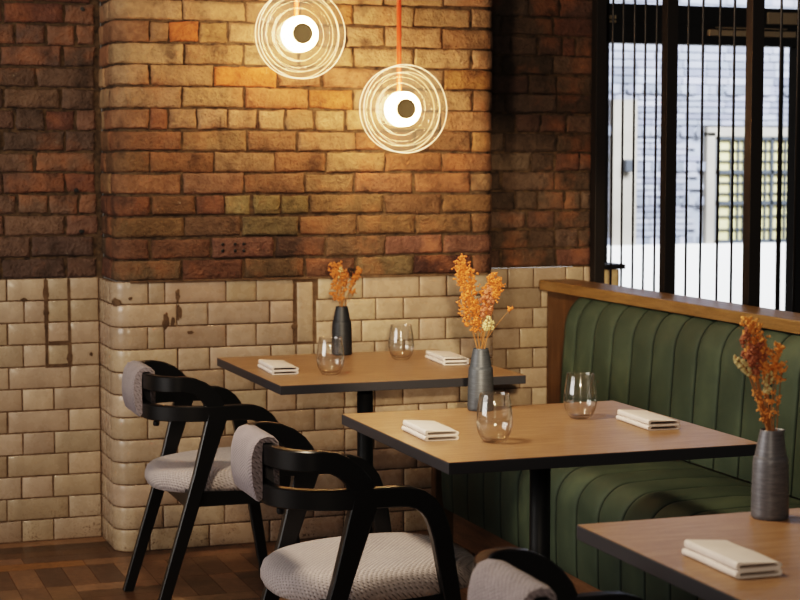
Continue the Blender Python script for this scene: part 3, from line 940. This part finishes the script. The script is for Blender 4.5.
# dried flower bouquets: one thing per vase, every sprig a part carrying its blossoms
def ball(mb, c, r, sub=1, sq=(1, 1, 1)):
    bm = bmesh.new(); bmesh.ops.create_icosphere(bm, subdivisions=sub, radius=1)
    rot = Matrix.Rotation(random.uniform(0, 6.28), 3, Vector((random.uniform(-1, 1), random.uniform(-1, 1), random.uniform(-1, 1))).normalized())
    for v in bm.verts:
        k = random.uniform(.72, 1.2)
        q = rot @ v.co; v.co = Vector((c[0] + q.x * r * k * sq[0], c[1] + q.y * r * k * sq[1], c[2] + q.z * r * k * sq[2]))
    mb.bm(bm, smooth=False)
def curve_pts(b, t, bend, n=9):
    b, t = Vector(b), Vector(t); out = []
    for i in range(n + 1):
        k = i / n; p = b.lerp(t, k); p += Vector(bend) * math.sin(k * PI); out.append(p)
    return out
def sprig(par, tip, t0, n, spread, m, r=(.0028, .0052), base=None, twig=True, name='blossom'):
    base = base or (random.uniform(-.011, .011), random.uniform(-.011, .011), -.10)
    mid = (tip[0] * .05, tip[1] * .05, 0)
    pts = curve_pts(base, (base[0] * .9 + mid[0], base[1] * .9 + mid[1], 0), (0, 0, 0), 2)[:-1] + curve_pts((base[0] * .9 + mid[0], base[1] * .9 + mid[1], 0), tip, (random.uniform(-.006, .006), random.uniform(-.006, .006), 0))
    ws = MB(); ws.tube(pts, [.0013 - .0008 * i / len(pts) for i in range(len(pts))], 5)
    wb = MB()
    for i in range(n):
        k = t0 + (1 - t0) * random.random() ** .8
        f = k * (len(pts) - 3); j = int(f); p = pts[2 + min(j, len(pts) - 3)].lerp(pts[2 + min(j + 1, len(pts) - 3)], f - j) if j < len(pts) - 3 else pts[-1]
        d = Vector((random.gauss(0, 1), random.gauss(0, 1), random.gauss(.3, .8))).normalized() * spread * random.uniform(.25, 1)
        q = p + d
        if twig and i % 3 == 0: ws.tube([p - Vector((0, 0, .012)), p + d * .6, q], .0005, 4)
        ball(wb, q, random.uniform(*r))
        for _ in range(2): ball(wb, q + Vector((random.uniform(-1, 1), random.uniform(-1, 1), random.uniform(-1, 1))) * .0055, random.uniform(*r) * .75)
    st = ws.build('sprig', M['stem'], par)
    wb.build(name, m, st)
def seed_head(par, a, b, r, m, name, n=60):
    a, b = Vector(a), Vector(b); ws = MB(); ws.tube([(random.uniform(-.008, .008), random.uniform(-.008, .008), -.10), (a.x * .15, a.y * .15, 0), a.lerp(b, .2), b], .0012, 5)
    st = ws.build('sprig', M['stem'], par); w = MB()
    ax = (b - a)
    for i in range(n):
        k = random.random(); rr = r * math.sin(PI * (.08 + .88 * k)) ** .6
        ang = random.uniform(0, 6.28); s = ax.normalized().orthogonal(); s.rotate(Matrix.Rotation(ang, 3, ax.normalized()))
        ball(w, a + ax * k + s * rr * random.uniform(.5, 1), r * .42)
    w.build(name, m, st)
def bouquet(label, x, y):
    return thing('dried_flower_bouquet', label, 'dried flowers', (x, y, TZ + .169), math.radians(-19.3))
random.seed(21)
b2 = bouquet('tall orange dried flowers with a brown seed head in the slate vase', 1.775, 4.405)
for tip, t0, n, sp in (((-.064, .0, .236), .42, 42, .017), ((-.048, .012, .245), .45, 40, .016), ((-.030, -.01, .222), .45, 34, .017), ((-.052, .01, .118), .45, 22, .016), ((-.034, -.012, .15), .35, 24, .016), ((-.018, .0, .13), .4, 22, .014),
                        ((.024, .008, .192), .62, 20, .017), ((.044, -.006, .200), .68, 24, .016), ((.014, .004, .16), .5, 18, .016), ((.05, .0, .17), .8, 10, .012), ((.079, .0, .107), .93, 3, .006)):
    sprig(b2, tip, t0, int(n * 2.0), sp * 1.1, M['orange'], r=(.0024, .0048))
seed_head(b2, (.012, 0, .085), (.022, .004, .168), .015, M['brown'], 'seed_head', 80)
seed_head(b2, (.012, -.012, .05), (.02, -.012, .088), .009, M['bunny'], 'bunny_tail', 40)
seed_head(b2, (.026, -.004, .05), (.03, -.004, .075), .007, M['bunny'], 'bunny_tail', 24)
b1 = bouquet('short rust-orange dried flowers with a dark leaf in the charcoal vase', 1.828, 5.835)
for tip, t0, n, sp in (((-.032, .0, .142), .45, 34, .016), ((-.012, .01, .150), .4, 34, .016), ((.008, -.01, .125), .4, 26, .016), ((.062, .0, .130), .72, 26, .014), ((.04, .01, .10), .5, 16, .014), ((-.034, .0, .05), .5, 12, .010), ((-.016, -.01, .07), .3, 18, .014), ((.045, .0, .06), .6, 7, .008)):
    sprig(b1, tip, t0, int(n * 1.6), sp * 1.1, M['orange2'], r=(.0026, .0050))
seed_head(b1, (.018, -.012, .128), (.045, -.012, .118), .009, M['dark_leaf'], 'dark_leaf', 30)
seed_head(b1, (-.006, -.018, .10), (-.002, -.018, .14), .006, M['bunny'], 'grass_head', 20)
b3 = bouquet('orange and brown dried flowers with grass tails in the nearest vase', 1.757, 2.885)
for tip, t0, n, sp in (((-.050, .0, .212), .6, 44, .014), ((-.036, .01, .205), .6, 44, .014), ((-.018, -.008, .175), .5, 46, .016), ((.002, .0, .150), .55, 22, .013), ((.014, .008, .158), .72, 16, .010), ((.019, -.004, .128), .7, 12, .009), ((-.004, .01, .12), .4, 18, .012)):
    sprig(b3, tip, t0, n, sp, M['orange3'], r=(.0025, .0046))
for tip, t0, n in (((-.040, -.006, .105), .3, 14), ((-.024, -.01, .085), .15, 14), ((-.01, -.01, .07), .1, 10), ((.012, -.008, .065), .35, 8), ((-.03, -.004, .075), .2, 9)):
    sprig(b3, tip, t0, n, .007, M['orange3'], r=(.0018, .003))
for a, b in (((-.052, -.006, .135), (-.050, -.004, .195)), ((-.040, -.012, .125), (-.042, -.012, .165)), ((-.030, -.012, .105), (-.040, -.014, .142)), ((-.022, -.006, .13), (-.024, -.006, .17))):
    seed_head(b3, a, b, .0085, M['brown'], 'seed_head', 46)
seed_head(b3, (-.044, -.014, .108), (-.074, -.014, .142), .0075, M['bunny'], 'bunny_tail', 60)
seed_head(b3, (-.012, -.012, .072), (-.006, -.012, .112), .007, M['bunny'], 'bunny_tail', 44)

# ------------------------------------------------------------------ pendants
def pendant(label, x, y, z):
    p = thing('pendant_light', label, 'pendant lamp', (x, y, z), group='glass disc pendants')
    for h, R in ((-.030, .153), (.030, .157)):
        w = MB(); t = .004
        prof = [(.0, h - t)]
        front = []; 
        for r0 in (.066, .095, .117, .132): front += [(r0 - .004, h + t), (r0, h + t + .003), (r0 + .004, h + t)]
        prof = [(.034, h - t), (R - .003, h - t), (R, h)] + [(R - .003, h + t)] + front[::-1] + [(.034, h + t)]
        w.lathe(prof, n=72, axis='y'); d = w.build('glass_disc', M['disc_glass'], p, autosmooth=40)
        def torus(r, rad): 
            q = MB(); q.lathe([(r + rad * math.cos(a), h + rad * math.sin(a)) for a in [2 * PI * i / 8 for i in range(9)]], n=80, axis='y'); return q
        torus(R, .0010).build('glowing_rim', M['rim'], d)
        torus(.131, .0007).build('glowing_ridge', M['rim_soft'], d)
    w = MB(); w.box(-.008, .008, .024, .040, -.008, .008); w.lathe([(.0, -.028), (.056, -.028), (.0615, -.022), (.0615, .018), (.058, .024), (.030, .026)], n=56, axis='y'); w.build('led_drum', M['led'], p, autosmooth=40)
    w = MB(); w.lathe([(.035, .02), (.0365, .034), (.036, .040), (.030, .041), (.029, .038), (.0, .038)], n=40, axis='y'); w.build('hub', M['hub'], p, autosmooth=40)
    w = MB(); w.tube([(0, .042, .0), (0, .042, TOP - z)], .0082, 16); w.build('rod', M['rod'], p)
    w = MB(); w.lathe([(0, 0), (.05, 0), (.05, -.02), (0, -.02)], n=32, cy=.042, cz=TOP - z); w.build('ceiling_rose', M['rod'], p, autosmooth=40)
    return p
p1 = pendant('higher left glass disc pendant glowing on an orange rod against the brick', 1.722, 5.98, 1.869)
p2 = pendant('lower right glass disc pendant glowing on an orange rod against the brick', 2.105, 5.98, 1.611)

# ------------------------------------------------------------------ light
W_ = bpy.data.worlds.new('world'); S.world = W_; W_.use_nodes = True
bg = W_.node_tree.nodes['Background']; bg.inputs[0].default_value = (1, .90, .80, 1); bg.inputs[1].default_value = .12
def area(name, loc_, target, sx, sy, power, color):
    l = bpy.data.lights.new(name, 'AREA'); l.shape = 'RECTANGLE'; l.size = sx; l.size_y = sy; l.energy = power; l.color = color
    o = bpy.data.objects.new(name, l); COL.objects.link(o); o.location = loc_
    o.rotation_euler = (Vector(target) - Vector(loc_)).to_track_quat('-Z', 'Y').to_euler(); return o
area('window_daylight', (-2.4, 4.15, 1.65), (1.9, 4.15, .7), 2.5, 1.5, 62, (1, .95, .91))
area('overhead_fill', (.7, 3.9, 2.8), (2.2, 4.4, .5), .3, .3, 50, (1, .82, .60))  # unseen overhead light, added to warm the table tops and seats
area('front_fill', (-.6, -.6, 2.1), (1.9, 5.2, .9), .4, .4, 26, (1, .86, .68))  # unseen soft fill, added from the camera side to lift the flowers
sl = bpy.data.lights.new('wall_spot', 'SPOT'); sl.energy = 820; sl.color = (1, .80, .55); sl.spot_size = math.radians(12); sl.spot_blend = .5; sl.shadow_soft_size = .03
so = bpy.data.objects.new('wall_spot', sl); COL.objects.link(so); so.location = (.0, -.3, 1.62)
so.rotation_euler = (Vector((2.5, 6.29, .92)) - Vector(so.location)).to_track_quat('-Z', 'Y').to_euler()
area('street_daylight', (7.0, 9.0, 4.5), (7.2, 13, .9), 4, 2, 1050, (.90, .95, 1))
# ------------------------------------------------------------------ camera
cd = bpy.data.cameras.new('camera'); cam = bpy.data.objects.new('camera', cd); COL.objects.link(cam)
cd.sensor_width = 36; cd.lens = 1756 / 800 * 36; cam.location = (0, 0, 1.43)
cam.rotation_euler = (math.radians(90 - 4.57), 0, math.radians(-19.3))
cd.dof.use_dof = True; cd.dof.focus_distance = 4.6; cd.dof.aperture_fstop = 6.5; cd.clip_start = .05
S.camera = cam
S.view_settings.view_transform = 'Filmic'
S.view_settings.look = 'High Contrast'
S.view_settings.exposure = 0.3
